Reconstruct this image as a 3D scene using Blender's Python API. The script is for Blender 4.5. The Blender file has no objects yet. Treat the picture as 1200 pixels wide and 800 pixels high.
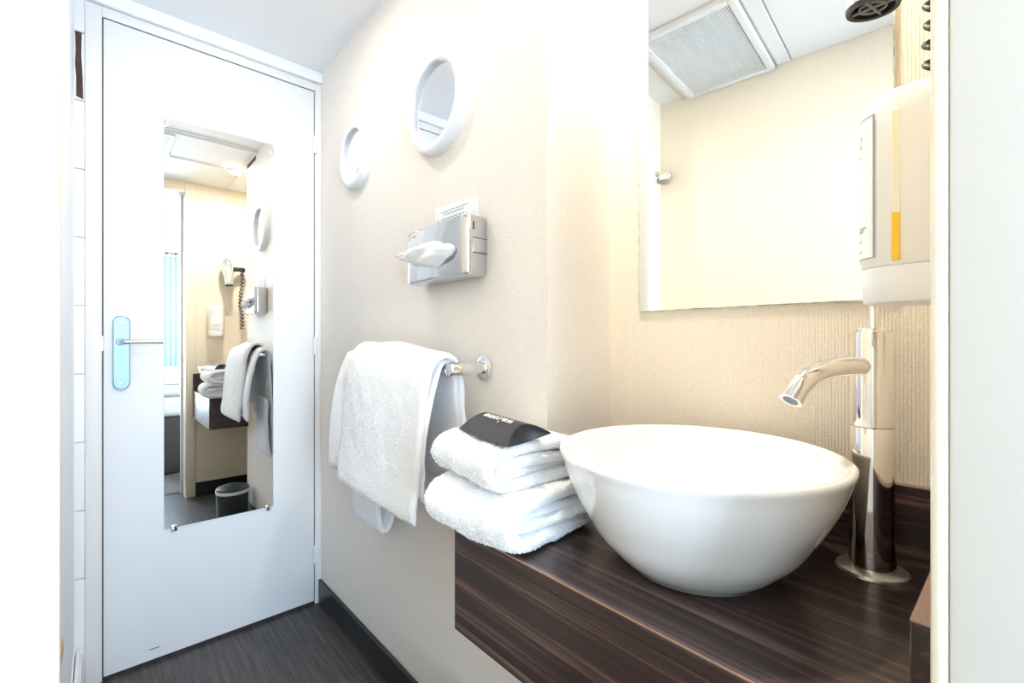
import bpy, bmesh, math, random
from mathutils import Vector, Matrix, noise
random.seed(7)
PI = math.pi
scene = bpy.context.scene
C = scene.collection

# ------------------------------------------------------------------ camera
cam = bpy.data.cameras.new('camera'); cam.lens = 541 / 1200 * 36; cam.sensor_width = 36; cam.clip_start = 0.01
camo = bpy.data.objects.new('camera', cam); C.objects.link(camo)
camo.location = (0, 0, 1.025); camo.rotation_euler = (PI / 2, 0, -math.atan2(.6665, .7455))
scene.camera = camo
# ------------------------------------------------------------------ world, large lights, exposure
w = bpy.data.worlds.new('sky'); scene.world = w; w.use_nodes = True
bg = w.node_tree.nodes['Background']; bg.inputs[0].default_value = (.62, .81, 1, 1); bg.inputs[1].default_value = 14.5
scene.view_settings.view_transform = 'Standard'; scene.view_settings.look = 'None'
scene.view_settings.gamma = 1; scene.view_settings.use_curve_mapping = False
scene.view_settings.exposure = 0.74
scene.cycles.use_denoising = True
scene.cycles.max_bounces = 14; scene.cycles.diffuse_bounces = 8; scene.cycles.glossy_bounces = 8
scene.cycles.sample_clamp_indirect = 10; scene.cycles.caustics_reflective = False
WIN = (-.95, 1.25, .25, 2.15)          # bedroom window: u0,u1,z0,z1 on the wall behind the camera
VB = -2.6
pl = bpy.data.lights.new('window_portal', 'AREA'); pl.shape = 'RECTANGLE'
pl.size = WIN[1] - WIN[0]; pl.size_y = WIN[3] - WIN[2]; pl.cycles.is_portal = True
plo = bpy.data.objects.new('window_portal', pl); C.objects.link(plo)
plo.location = ((WIN[0] + WIN[1]) / 2, VB - .1, (WIN[2] + WIN[3]) / 2); plo.rotation_euler = (PI / 2, 0, 0)
LAMPS = [  # recessed ceiling lamps: u, v, watts, colour
    (.27, 1.28, 2.0, (1, .90, .79)),
    (.62, .48, 7.2, (1, .91, .78)),
]
BED_FILL = 20.0  # watts of the added, unseen bedroom fill light

# ------------------------------------------------------------------ materials
def newmat(name):
    m = bpy.data.materials.new(name); m.use_nodes = True
    return m, m.node_tree, m.node_tree.nodes['Principled BSDF']
def mat(name, col, rough=.5, metal=0, bump=0, bscale=200, var=0, emit=0, trans=0, coat=0, stretch=None, sheen=0, ior=None):
    m, nt, b = newmat(name)
    b.inputs['Base Color'].default_value = (*col, 1); b.inputs['Roughness'].default_value = rough
    b.inputs['Metallic'].default_value = metal
    if ior: b.inputs['IOR'].default_value = ior
    if trans: b.inputs['Transmission Weight'].default_value = trans
    if coat: b.inputs['Coat Weight'].default_value = coat; b.inputs['Coat Roughness'].default_value = .05
    if sheen: b.inputs['Sheen Weight'].default_value = sheen
    if emit: b.inputs['Emission Color'].default_value = (*col, 1); b.inputs['Emission Strength'].default_value = emit
    if bump or var:
        tc = nt.nodes.new('ShaderNodeTexCoord'); n = nt.nodes.new('ShaderNodeTexNoise')
        mp = nt.nodes.new('ShaderNodeMapping'); nt.links.new(tc.outputs['Object'], mp.inputs[0])
        if stretch: mp.inputs['Scale'].default_value = stretch
        nt.links.new(mp.outputs[0], n.inputs['Vector']); n.inputs['Scale'].default_value = bscale; n.inputs['Detail'].default_value = 3
        if bump:
            bp = nt.nodes.new('ShaderNodeBump'); bp.inputs['Strength'].default_value = bump; bp.inputs['Distance'].default_value = .002
            nt.links.new(n.outputs['Fac'], bp.inputs['Height']); nt.links.new(bp.outputs[0], b.inputs['Normal'])
        if var:
            r = nt.nodes.new('ShaderNodeValToRGB')
            r.color_ramp.elements[0].position = .3; r.color_ramp.elements[1].position = .7
            r.color_ramp.elements[0].color = (*[c * (1 - var) for c in col], 1); r.color_ramp.elements[1].color = (*[min(1, c * (1 + var)) for c in col], 1)
            nt.links.new(n.outputs['Fac'], r.inputs[0]); nt.links.new(r.outputs[0], b.inputs['Base Color'])
    return m
def wallpaper(name, col, ribs=.5):
    """vertical ribs and a fine woven bump"""
    m, nt, b = newmat(name); N = nt.nodes.new; L = nt.links.new
    b.inputs['Base Color'].default_value = (*col, 1); b.inputs['Roughness'].default_value = .62
    tc = N('ShaderNodeTexCoord'); sep = N('ShaderNodeSeparateXYZ'); L(tc.outputs['Object'], sep.inputs[0])
    add = N('ShaderNodeMath'); add.operation = 'ADD'; L(sep.outputs[0], add.inputs[0]); L(sep.outputs[1], add.inputs[1])
    mul = N('ShaderNodeMath'); mul.operation = 'MULTIPLY'; L(add.outputs[0], mul.inputs[0]); mul.inputs[1].default_value = 2 * PI / .0042
    sn = N('ShaderNodeMath'); sn.operation = 'SINE'; L(mul.outputs[0], sn.inputs[0])
    sc = N('ShaderNodeMath'); sc.operation = 'MULTIPLY'; L(sn.outputs[0], sc.inputs[0]); sc.inputs[1].default_value = ribs * .35
    n = N('ShaderNodeTexNoise'); n.inputs['Scale'].default_value = 230; n.inputs['Detail'].default_value = 2
    mp = N('ShaderNodeMapping'); mp.inputs['Scale'].default_value = (1, 1, 1.8); L(tc.outputs['Object'], mp.inputs[0]); L(mp.outputs[0], n.inputs['Vector'])
    sm = N('ShaderNodeMath'); sm.operation = 'ADD'; L(n.outputs['Fac'], sm.inputs[0]); L(sc.outputs[0], sm.inputs[1])
    bp = N('ShaderNodeBump'); bp.inputs['Strength'].default_value = .62; bp.inputs['Distance'].default_value = .0013
    L(sm.outputs[0], bp.inputs['Height']); L(bp.outputs[0], b.inputs['Normal'])
    n2 = N('ShaderNodeTexNoise'); n2.inputs['Scale'].default_value = 330; n2.inputs['Detail'].default_value = 2
    L(mp.outputs[0], n2.inputs['Vector'])
    r = N('ShaderNodeValToRGB'); r.color_ramp.elements[0].position = .35; r.color_ramp.elements[1].position = .65
    r.color_ramp.elements[0].color = (*[c * .90 for c in col], 1); r.color_ramp.elements[1].color = (*col, 1)
    L(n2.outputs['Fac'], r.inputs[0]); L(r.outputs[0], b.inputs['Base Color'])
    return m
def wood(name, dark, light, axis_scale, rough=.28):
    m, nt, b = newmat(name); N = nt.nodes.new; L = nt.links.new
    tc = N('ShaderNodeTexCoord'); mp = N('ShaderNodeMapping'); mp.inputs['Scale'].default_value = axis_scale
    L(tc.outputs['Object'], mp.inputs[0])
    n1 = N('ShaderNodeTexNoise'); n1.inputs['Scale'].default_value = 1; n1.inputs['Detail'].default_value = 5; n1.inputs['Roughness'].default_value = .65
    n1.inputs['Distortion'].default_value = .35
    L(mp.outputs[0], n1.inputs['Vector'])
    r = N('ShaderNodeValToRGB'); e = r.color_ramp.elements
    e[0].position = .36; e[0].color = (*[c * .55 for c in dark], 1)
    e[1].position = .74; e[1].color = (*light, 1)
    k = r.color_ramp.elements.new(.52); k.color = (*dark, 1)
    k2 = r.color_ramp.elements.new(.60); k2.color = (*[(a * .65 + c * .35) for a, c in zip(dark, light)], 1)
    L(n1.outputs['Fac'], r.inputs[0]); L(r.outputs[0], b.inputs['Base Color'])
    b.inputs['Roughness'].default_value = rough
    bp = N('ShaderNodeBump'); bp.inputs['Strength'].default_value = .08; bp.inputs['Distance'].default_value = .001
    L(n1.outputs['Fac'], bp.inputs['Height']); L(bp.outputs[0], b.inputs['Normal'])
    return m
M = {}
M['paper'] = wallpaper('cream_wallpaper', (.86, .775, .635), .8)
M['paper_towel'] = wallpaper('cream_wallpaper_smooth', (.84, .785, .715), .2)
M['paint'] = mat('white_paint', (.84, .84, .84), .35)
M['jamb_paint'] = mat('jamb_paint', (.68, .66, .62), .3)
M['casing'] = mat('cream_gloss', (.82, .75, .60), .3)
M['ceil'] = mat('ceiling_white', (.80, .81, .83), .6, bump=.04, bscale=300)
M['ceil_panel'] = mat('ceiling_panel', (.78, .80, .82), .45)
M['door'] = mat('door_white', (.73, .735, .74), .38, bump=.02, bscale=60)
M['frame'] = mat('door_frame_white', (.75, .73, .715), .4)
M['tile'] = mat('white_tile', (.78, .79, .81), .25)
M['panel'] = mat('shower_panel_white', (.76, .80, .87), .3)
M['gap'] = mat('dark_gap', (.03, .02, .018), .8)
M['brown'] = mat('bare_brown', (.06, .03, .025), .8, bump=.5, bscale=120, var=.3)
M['raw_wood'] = mat('raw_wood', (.55, .30, .10), .7, var=.3, bscale=80)
M['chrome'] = mat('chrome', (.78, .79, .80), .05, 1)
M['chrome_box'] = mat('chrome_tissue_box', (.60, .61, .62), .06, 1)
M['base_plate'] = mat('pale_satin_plate', (.74, .72, .67), .32, .85)
M['chrome_warm'] = mat('chrome_tap', (.86, .84, .81), .07, 1)
M['satin'] = mat('satin_aluminium', (.15, .20, .27), .36, 1)
M['lever'] = mat('brushed_brass_steel', (.72, .66, .55), .22, 1)
M['mirror'] = mat('mirror_silver', (.93, .94, .93), .0, 1)
M['mirror_edge'] = mat('mirror_glass_edge', (.55, .72, .74), .15)
M['mirror_edge_warm'] = mat('mirror_worn_edge', (.48, .52, .42), .2, var=.5, bscale=60)
M['ringframe'] = mat('ring_frame_white', (.76, .78, .82), .3)
M['ceramic'] = mat('ceramic', (.83, .83, .83), .07, coat=.6)
M['towel'] = mat('terry_white', (.86, .86, .87), .95, bump=.9, bscale=420, sheen=.3)
M['pile'] = mat('terry_pile', (.88, .88, .89), .95)
M['wood_front'] = wood('wenge_front', (.040, .021, .0175), (.24, .135, .105), (80, 1.6, 120), .30)
M['wood_top'] = wood('wenge_top', (.050, .032, .030), (.19, .125, .115), (120, 1.6, 80), .30)  # lighter, greyer wenge: reflected sheen on the counter put into the colour
M['wood_end'] = wood('wenge_end', (.030, .0165, .0135), (.11, .064, .05), (2.2, 60, 75), .3)
M['edge'] = mat('edge_band', (.36, .21, .13), .4)
M['cap'] = mat('splash_sheen_wood', (.20, .125, .10), .3)  # paler wood: reflection on the splash tops put into the colour
M['base'] = mat('skirting_black', (.018, .018, .019), .3)
M['floor'] = wood('vinyl_floor', (.058, .050, .048), (.12, .104, .10), (90, 4, 90), .42)
M['seam'] = mat('floor_seam', (.02, .018, .018), .8)
M['black'] = mat('black_card', (.022, .021, .023), .42)
M['blackplastic'] = mat('black_plastic', (.02, .02, .021), .45)
M['bin'] = mat('bin_plastic', (.035, .04, .045), .4)
M['white_print'] = mat('white_print', (.85, .85, .85), .6)
M['grey_print'] = mat('grey_print', (.30, .30, .32), .6)
M['green_print'] = mat('green_print', (.55, .62, .30), .6)
M['card'] = mat('card_white', (.84, .87, .87), .6)
M['tissue'] = mat('tissue_paper', (.90, .90, .92), .9)
_m, _nt, _b = newmat('tissue_translucent')
_d = _nt.nodes.new('ShaderNodeBsdfDiffuse'); _d.inputs[0].default_value = (.95, .95, .97, 1)
_t = _nt.nodes.new('ShaderNodeBsdfTranslucent'); _t.inputs[0].default_value = (.95, .95, .97, 1)
_x = _nt.nodes.new('ShaderNodeMixShader'); _x.inputs[0].default_value = .3
_nt.links.new(_d.outputs[0], _x.inputs[1]); _nt.links.new(_t.outputs[0], _x.inputs[2]); _nt.links.new(_x.outputs[0], _nt.nodes['Material Output'].inputs[0])
M['tissue'] = _m
M['disp'] = mat('dispenser_plastic', (.89, .86, .81), .3)
M['disp_base'] = mat('dispenser_base', (.86, .86, .85), .3)
M['window_strip'] = mat('level_window', (.88, .82, .60), .15)
M['soap'] = mat('yellow_soap', (.90, .56, .02), .2)
M['grille'] = mat('grille_white', (.82, .84, .86), .5)
M['grilledark'] = mat('grille_recess', (.33, .34, .36), .8)
M['carpet'] = mat('grey_carpet', (.085, .078, .075), .95, bump=.6, bscale=300)
M['bedbase'] = mat('bed_base_fabric', (.06, .055, .055), .9)
M['linen'] = mat('bed_linen', (.82, .84, .88), .9)
M['curtain'] = mat('blue_curtain', (.42, .60, .80), .9)
M['bedwall'] = mat('bedroom_wall', (.80, .78, .74), .7)
M['bronze'] = mat('bronze_rod', (.05, .03, .02), .4)
M['glow'] = mat('lamp_glow', (1, .95, .88), .5, emit=12)
M['liner'] = mat('bin_liner', (.8, .8, .82), .4)
M['glass'] = mat('window_glass', (1, 1, 1), 0, trans=1, ior=1.0)

# ------------------------------------------------------------------ mesh helpers
def link(name, me, m, parent=None, smooth=None):
    o = bpy.data.objects.new(name, me); C.objects.link(o)
    if m is not None and not me.materials: me.materials.append(M[m] if isinstance(m, str) else m)
    if smooth is not None:
        for p in me.polygons: p.use_smooth = True
        if smooth < 180: me.set_sharp_from_angle(angle=math.radians(smooth))
    if parent: o.parent = parent; o.matrix_parent_inverse = Matrix.Translation(-parent.location) if parent.type == 'EMPTY' else Matrix()
    return o
def from_bm(name, bm, m, parent=None, smooth=None, mx=None):
    bmesh.ops.recalc_face_normals(bm, faces=bm.faces[:])
    if mx is not None: bm.transform(mx)
    me = bpy.data.meshes.new(name); bm.to_mesh(me); bm.free()
    return link(name, me, m, parent, smooth)
def pydata(name, vs, fs, m, parent=None, smooth=None, fix=True):
    me = bpy.data.meshes.new(name); me.from_pydata(vs, [], fs); me.update()
    if fix:
        bm = bmesh.new(); bm.from_mesh(me); bmesh.ops.recalc_face_normals(bm, faces=bm.faces[:]); bm.to_mesh(me); bm.free()
    return link(name, me, m, parent, smooth)
def bm_box(bm, lo, hi, bev=0, seg=2, mx=None):
    r = bmesh.ops.create_cube(bm, size=1); vs = r['verts']
    for v in vs:
        v.co = Vector([(lo[i] + hi[i]) / 2 + v.co[i] * (hi[i] - lo[i]) for i in range(3)])
    if bev:
        es = list({e for v in vs for e in v.link_edges})
        g = bmesh.ops.bevel(bm, geom=es, offset=bev, segments=seg, affect='EDGES', profile=.5)
        vs = [v for v in g['verts']]
    if mx is not None: bmesh.ops.transform(bm, matrix=mx, verts=list(set(vs)))
def box(name, lo, hi, m, parent=None, bev=0, seg=2, smooth=None, mx=None):
    bm = bmesh.new(); bm_box(bm, lo, hi, bev, seg)
    return from_bm(name, bm, m, parent, 40 if (bev and smooth is None) else smooth, mx)
def prism(name, poly, z0, z1, m, parent=None, bev=0):
    """extrude a plan polygon"""
    n = len(poly)
    vs = [(x, y, z0) for x, y in poly] + [(x, y, z1) for x, y in poly]
    fs = [tuple(range(n))[::-1], tuple(range(n, 2 * n))] + [(i, (i + 1) % n, n + (i + 1) % n, n + i) for i in range(n)]
    return pydata(name, vs, fs, m, parent)
def lathe(name, prof, m, parent=None, seg=48, mx=None, smooth=40, close=False):
    """prof: (r,z) list around local z"""
    vs = []; fs = []; n = len(prof)
    for i in range(seg):
        a = 2 * PI * i / seg
        for r, z in prof: vs.append(Vector((r * math.cos(a), r * math.sin(a), z)))
    for i in range(seg):
        j = (i + 1) % seg
        for k in range(n - 1 if not close else n):
            k2 = (k + 1) % n
            fs.append((i * n + k, j * n + k, j * n + k2, i * n + k2))
    if mx is not None: vs = [mx @ v for v in vs]
    bm = bmesh.new(); bv = [bm.verts.new(v) for v in vs]
    for f in fs:
        bm.faces.new([bv[q] for q in f])
    bmesh.ops.remove_doubles(bm, verts=bm.verts[:], dist=1e-6)
    return from_bm(name, bm, m, parent, smooth)
def tube_bm(bm, pts, r, seg=12, cap=True):
    pts = [Vector(p) for p in pts]; rings = []; n = len(pts)
    prev = None
    for i, p in enumerate(pts):
        t = (pts[min(i + 1, n - 1)] - pts[max(i - 1, 0)]).normalized()
        if prev is None:
            a = Vector((0, 0, 1)) if abs(t.z) < .9 else Vector((1, 0, 0))
            nx = t.cross(a).normalized()
        else:
            nx = (prev - t * prev.dot(t)).normalized()
        prev = nx; ny = t.cross(nx)
        rr = r(i / (n - 1)) if callable(r) else r
        rings.append([bm.verts.new(p + (nx * math.cos(2 * PI * k / seg) + ny * math.sin(2 * PI * k / seg)) * rr) for k in range(seg)])
    for a, b in zip(rings, rings[1:]):
        for k in range(seg): bm.faces.new((a[k], a[(k + 1) % seg], b[(k + 1) % seg], b[k]))
    if cap: bm.faces.new(rings[0][::-1]); bm.faces.new(rings[-1])
def tube(name, pts, r, m, parent=None, seg=12):
    bm = bmesh.new(); tube_bm(bm, pts, r, seg)
    return from_bm(name, bm, m, parent, 45)
def axis_mx(loc, axis):
    """matrix whose local z points along axis"""
    return Matrix.Translation(Vector(loc)) @ Vector(axis).to_track_quat('Z', 'Y').to_matrix().to_4x4()
def empty(name, loc=(0, 0, 0)):
    o = bpy.data.objects.new(name, None); C.objects.link(o); o.location = loc; o.empty_display_size = .05
    return o
def tag(o, label, cat, group=None):
    o['label'] = label; o['category'] = cat
    if group: o['group'] = group
    return o
def struct(o, label=None):
    o['kind'] = 'structure'
    if label: o['label'] = label
    return o
def text(name, body, size, m, mx, parent=None, bold=0):
    cu = bpy.data.curves.new(name, 'FONT'); cu.body = body; cu.size = size; cu.align_x = 'CENTER'; cu.align_y = 'CENTER'; cu.offset = bold; cu.resolution_u = 3
    t = bpy.data.objects.new(name, cu); C.objects.link(t)
    dg = bpy.context.evaluated_depsgraph_get(); dg.update()
    me = bpy.data.meshes.new_from_object(t.evaluated_get(dg)); bpy.data.objects.remove(t)
    me.name = name; me.transform(mx); me.materials.clear()
    return link(name, me, m, parent)

ZC = 2.077           # ceiling
UB = .653            # towel wall plane
VD = 1.864           # door wall plane
VJ = .628            # start of the basin alcove
A1 = (.855, VJ); A2 = (.886, .036)     # slightly skewed alcove back wall
VE = .036            # end wall of the alcove
UL = -.21            # left wall
VS = .985            # shower jog
def alc(v): return A1[0] + (A2[0] - A1[0]) * (VJ - v) / (VJ - A2[1])

# ------------------------------------------------------------------ structure
fl = struct(box('floor', (-1.0, -.13, -.06), (1.0, 2.0, -.004), 'seam'), 'dark brown vinyl plank floor')
planks = []
pu = .394 - .25 * 4; 
for i in range(7):
    u0 = pu + i * .25; off = [0, .42, .2, .61, .33, .1, .5][i]
    v0 = -.13 - off
    while v0 < 2.0:
        a, b_ = max(v0, -.13), min(v0 + .92, 2.0)
        if b_ - a > .02:
            box('plank', (max(-1, u0 + .0006), a + .0006, -.006), (min(1, u0 + .2494), b_ - .0006, 0), 'floor', fl)
        v0 += .92
struct(box('wall_right', (UB, VJ, 0), (1.0, VD + .1, ZC), 'paper_towel'), 'cream textured wall with towel rail and round mirrors')
struct(prism('wall_alcove', [A1, (1.0, VJ), (1.0, -.22), (A2[0], -.22)] if False else [A1, (1.0, VJ), (1.0, VE), (A2[0], VE)], 0, ZC, 'paper'), 'cream ribbed wall behind the basin')
struct(box('wall_end', (.475, -.18, 0), (1.0, VE, ZC), 'paper'), 'cream wall with dispenser and hair dryer')
struct(box('wall_left', (UL - .1, -.18, 0), (UL, VS, ZC), 'paper'), 'cream ribbed wall opposite the basin')
struct(box('wall_shower', (UL - .1, VS, 0), (-.0455, VS + .05, ZC), 'paper'), 'bright cream ribbed wall end at the left edge')
struct(box('wall_shower_side', (-.95, VS + .05, 0), (-.9, VD + .1, ZC), 'tile'), 'shower cubicle wall')
wb = struct(box('wall_back', (-.95, VD + .006, 0), (1.0, VD + .1, ZC), 'paint'), 'white wall around the door')
# white tiles between the shower panel and the door frame
for k in range(11):
    zz = .123 + k * .2015; 
    if zz >= ZC - .01: break
    for u0, u1 in ((-.031 - .15, -.0315), (-.031 - .302, -.031 - .1515)):
        box('tile', (u0, VD - .002, zz + .001), (u1, VD + .007, min(ZC, zz + .2)), 'tile', wb, .0015, 1)
bm = bmesh.new()
pts = [(-.0505, 1.745), (-.0505, 1.80), (-.053, 1.84), (-.0515, 1.88), (-.053, 1.935), (-.0385, 1.935), (-.0395, 1.87), (-.0365, 1.80), (-.0355, 1.74)]
vv = [bm.verts.new((a, VD - .0022, b)) for a, b in pts] + [bm.verts.new((a, VD - .0035, b)) for a, b in pts]
n = len(pts); bm.faces.new(vv[:n]); bm.faces.new(vv[n:][::-1])
for i in range(n): bm.faces.new((vv[i], vv[(i + 1) % n], vv[n + (i + 1) % n], vv[n + i]))
bp_ = from_bm('bare_patch', bm, 'brown', wb); bp_['label'] = 'bare brown strip where the white finish is missing'
# ceiling: plain slab with panels, hatch, trim strips
ce = struct(box('ceiling', (-.95, -.18, ZC), (1.0, VD + .1, ZC + .08), 'ceil'), 'low white ceiling of flat panels')
box('panel', (UL + .002, VE + .002, ZC - .008), (alc(.4) - .02, .472, ZC), 'ceil_panel', ce, .001, 1)
box('panel_strip', (.296, .478, ZC - .004), (UB, .484, ZC), 'ceil_panel', ce, .001, 1)
box('panel_strip', (UL + .002, .478, ZC - .010), (.295, .520, ZC - .001), 'ceil_panel', ce, .001, 1)
box('trim_strip', (UL, .852, ZC - .012), (UB, .866, ZC), 'paint', ce, .002, 1)
box('trim_strip', (UL, .885, ZC - .007), (UB, .892, ZC), 'paint', ce, .001, 1)
box('bead', (UB - .006, .04, ZC - .014), (UB + .006, VJ + .0, ZC - .0085), 'casing', ce)
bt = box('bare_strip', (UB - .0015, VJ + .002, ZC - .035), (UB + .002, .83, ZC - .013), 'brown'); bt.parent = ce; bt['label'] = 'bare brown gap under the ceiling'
# skirting
struct(box('baseboard_right', (UB - .012, VJ + .0, 0), (UB, VD, .091), 'base', bev=.002, seg=1), 'black skirting under the towel wall')
struct(box('baseboard_jog', (UB - .012, VJ - .012, 0), (A1[0] - .001, VJ, .091), 'base'), 'black skirting in the alcove corner')
struct(prism('baseboard_alcove', [(A1[0] - .012, VJ - .013), (A1[0], VJ - .013), (A2[0], VE), (A2[0] - .012, VE)], 0, .091, 'base'), 'black skirting under the basin')
struct(box('baseboard_end', (.476, VE, 0), (A2[0] - .013, VE + .012, .091), 'base'), 'black skirting at the end wall')
struct(box('baseboard_left', (UL, -.1, 0), (UL + .012, VS, .091), 'base'), 'black skirting along the left wall')

# door with frame
dr = empty('door_1', (.3, VD, 0)); struct(dr, 'plain white flush door with white frame')
U0, U1 = .0095, .6255
box('door_leaf', (U0, VD - .004, .012), (U1, VD + .002, 2.0), 'door', dr, .0015, 2)
box('door_gap', (U0 - .003, VD + .0018, .0), (U1 + .003, VD + .0045, 2.0035), 'gap', dr)
box('frame_jamb', (-.0315, VD - .006, 0), (U0 - .003, VD + .005, 2.035), 'frame', dr, .002)
box('frame_jamb', (U1 + .003, VD - .006, 0), (UB - .0, VD + .005, 2.035), 'frame', dr, .002)
box('frame_head', (U0 - .003, VD - .006, 2.0035), (U1 + .003, VD + .005, 2.035), 'frame', dr, .002)
box('head_trim', (-.0315, VD - .020, 2.036), (UB, VD + .005, ZC), 'paint', dr, .003)
for hz in (1.79, 1.005, .195):
    h = tube('hinge', [(U1 + .002, VD - .010, hz - .032), (U1 + .002, VD - .010, hz + .032)], .0078, 'frame', dr, 14)
    tube('hinge_pin', [(U1 + .002, VD - .010, hz + .032), (U1 + .002, VD - .010, hz + .037)], .004, 'frame', h, 10)
    box('hinge_leaf', (U1 - .001, VD - .0065, hz - .03), (U1 + .014, VD - .0055, hz + .03), 'frame', h)
# worn spots on the leaf
box('chip', (.118, VD - .0046, .045), (.145, VD - .0038, .047), 'brown', dr)
box('latch_plate', (U0 - .004, VD - .0064, .998), (U0 - .001, VD - .0055, 1.04), 'lever', dr)
# door handle
dh = empty('door_handle', (.05, VD - .004, .99)); dh['label'] = 'satin metal handle with long rounded backplate'; dh.parent = dr; dh.matrix_parent_inverse = Matrix.Translation(-dr.location)
def stadium(bm, cu, cz, w_, h_, v0, v1, seg=10, bev=.0015):
    r = w_ / 2; P = []
    for i in range(seg + 1): a = PI * i / seg; P.append((cu + r * math.cos(a), cz + h_ / 2 - r + r * math.sin(a)))
    for i in range(seg + 1): a = PI + PI * i / seg; P.append((cu + r * math.cos(a), cz - h_ / 2 + r + r * math.sin(a)))
    n = len(P); rings = []
    for k, (v, s) in enumerate(((v0, 0), (v1 + bev, 0), (v1, bev))):
        rings.append([bm.verts.new((cu + (a - cu) * (1 - s / r), v, cz + (b - cz) * (1 - s / (h_ / 2)))) for a, b in P])
    for a, b in zip(rings, rings[1:]):
        for i in range(n): bm.faces.new((a[i], a[(i + 1) % n], b[(i + 1) % n], b[i]))
    bm.faces.new(rings[-1]); bm.faces.new(rings[0][::-1])
bm = bmesh.new(); stadium(bm, .0505, .9905, .040, .226, VD - .004, VD - .013); from_bm('backplate', bm, 'satin', dh, 35)
for z in (1.083, .898): lathe('screw', [(0, .0012), (.003, .001), (.0038, 0), (.0038, -.002)], 'chrome', dh, 14, axis_mx((.0505, VD - .0130, z), (0, -1, 0)))
lathe('rosette', [(0, .004), (.009, .004), (.0105, .0025), (.0105, -.001)], 'satin', dh, 24, axis_mx((.048, VD - .013, 1.024), (0, -1, 0)))
P = [(.048, VD - .012, 1.024), (.048, VD - .046, 1.024)]
for i in range(1, 6):
    a = PI / 2 * i / 5; P.append((.048 + .010 * (1 - math.cos(a)), VD - .046 - .010 * math.sin(a), 1.024))
P += [(.10, VD - .056, 1.024), (.150, VD - .056, 1.024)]
tube('lever', P, .0062, 'lever', dh, 14)

# mirror on the door, held by clips
dm = empty('door_mirror', (.316, VD - .004, .417)); tag(dm, 'tall rectangular frameless mirror clipped to the white door', 'mirror')
MU0, MU1, MZ0, MZ1 = .154, .4795, .4175, 1.751
box('glass_edge', (MU0, VD - .0085, MZ0), (MU1, VD - .0045, MZ1), 'mirror_edge', dm)
pydata('mirror_face', [(MU0 + .0015, VD - .0087, MZ0 + .0015), (MU1 - .0015, VD - .0087, MZ0 + .0015), (MU1 - .0015, VD - .0087, MZ1 - .0015), (MU0 + .0015, VD - .0087, MZ1 - .0015)], [(0, 1, 2, 3)], 'mirror', dm)
for u, z in ((MU0 + .006, MZ1 - .024), (MU1 - .005, MZ1 - .026)):
    box('clip', (u - .006, VD - .0125, z - .010), (u + .006, VD - .0088, z + .006), 'chrome', dm, .0015)
for u, z in ((MU0 + .028, MZ0), (MU1 - .018, MZ0)):
    box('clip', (u - .008, VD - .0125, z - .010), (u + .008, VD - .0088, z + .010), 'chrome', dm, .0015)
    
# shower panel, tray rim
sp = empty('shower_screen', (-.056, 1.4, .12)); tag(sp, 'narrow bluish white shower screen between wallpaper and door', 'shower screen')
box('panel_sheet', (-.066, VS + .052, .121), (-.056, VD - .003, ZC - .02), 'panel', sp)
box('edge_profile', (-.068, VS + .051, .121), (-.0545, VS + .066, ZC - .02), 'paint', sp, .002)
box('edge_profile', (-.068, VD - .016, .121), (-.0545, VD - .0025, ZC - .02), 'panel', sp, .002)
box('rail_clamp', (-.0545, VS + .16, 1.765), (-.0485, VS + .24, 1.79), 'satin', sp, .002)
st = empty('shower_tray', (-.3, 1.4, 0)); tag(st, 'white raised shower tray rim beside the door frame', 'shower tray')
box('tray_body', (-.88, VS + .052, 0), (-.0365, VD - .003, .105), 'paint', st, .004)
box('rim', (-.0505, VS + .055, .1052), (-.041, VD - .004, .121), 'paint', st, .003)
box('rim', (-.0700, VS + .055, .1052), (-.0525, VD - .004, .1205), 'paint', st, .003)
wc = box('bare_wood_chip', (-.0545, 1.21, .405), (-.0535, 1.29, .435), 'raw_wood', sp); wc['label'] = 'small chip of bare wood'

# doorway behind the camera
d2 = empty('door_2', (.42, -.05, 0)); struct(d2, 'white door opening to the bedroom')
box('jamb', (.420, -.18, 0), (.474, .0354, 2.02), 'jamb_paint', d2, .003)
box('casing', (.4195, .0352, 0), (.474, .0445, 2.05), 'casing', d2, .003)
box('jamb', (UL + .0, -.18, 0), (UL + .03, .0345, 2.02), 'jamb_paint', d2, .003)
box('lining_head', (UL + .03, -.18, 2.0), (.420, .0345, 2.02), 'jamb_paint', d2, .002)
box('stop', (.408, -.115, 0), (.4195, -.09, 2.0), 'jamb_paint', d2, .002)
lp = box('latch_plate', (.4185, -.06, 1.55), (.4198, -.03, 1.62), 'lever', d2)
box('threshold', (UL + .03, -.14, 0), (.419, -.12, .006), 'satin', d2, .002)
struct(box('wall_header', (UL - .0, -.18, 2.0202), (.475, VE - .002, ZC), 'paper'), 'wall above the bedroom doorway')

# bedroom
struct(box('floor_bedroom', (-1.6, VB, -.06), (2.4, -.13, -.002), 'carpet'), 'grey bedroom carpet')
struct(box('ceiling_bedroom', (-1.6, VB, 2.45), (2.4, -.18, 2.53), 'ceil'), 'white bedroom ceiling')
struct(box('wall_bedroom_side', (-1.7, VB, 0), (-1.6, -.18, 2.45), 'bedwall'), 'bedroom side wall')
struct(box('wall_bedroom_far', (2.4, VB, 0), (2.5, -.18, 2.45), 'bedwall'), 'bedroom far side wall')
bm = bmesh.new()
bm_box(bm, (-1.6, -.18, 0), (UL - .1, -.13, 2.45)); bm_box(bm, (1.0, -.18, 0), (2.4, -.13, 2.45)); bm_box(bm, (UL - .1, -.18, ZC + .08), (1.0, -.13, 2.45))
struct(from_bm('wall_bedroom_front', bm, 'bedwall'), 'bedroom wall with the bathroom doorway')
bm = bmesh.new()
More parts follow.
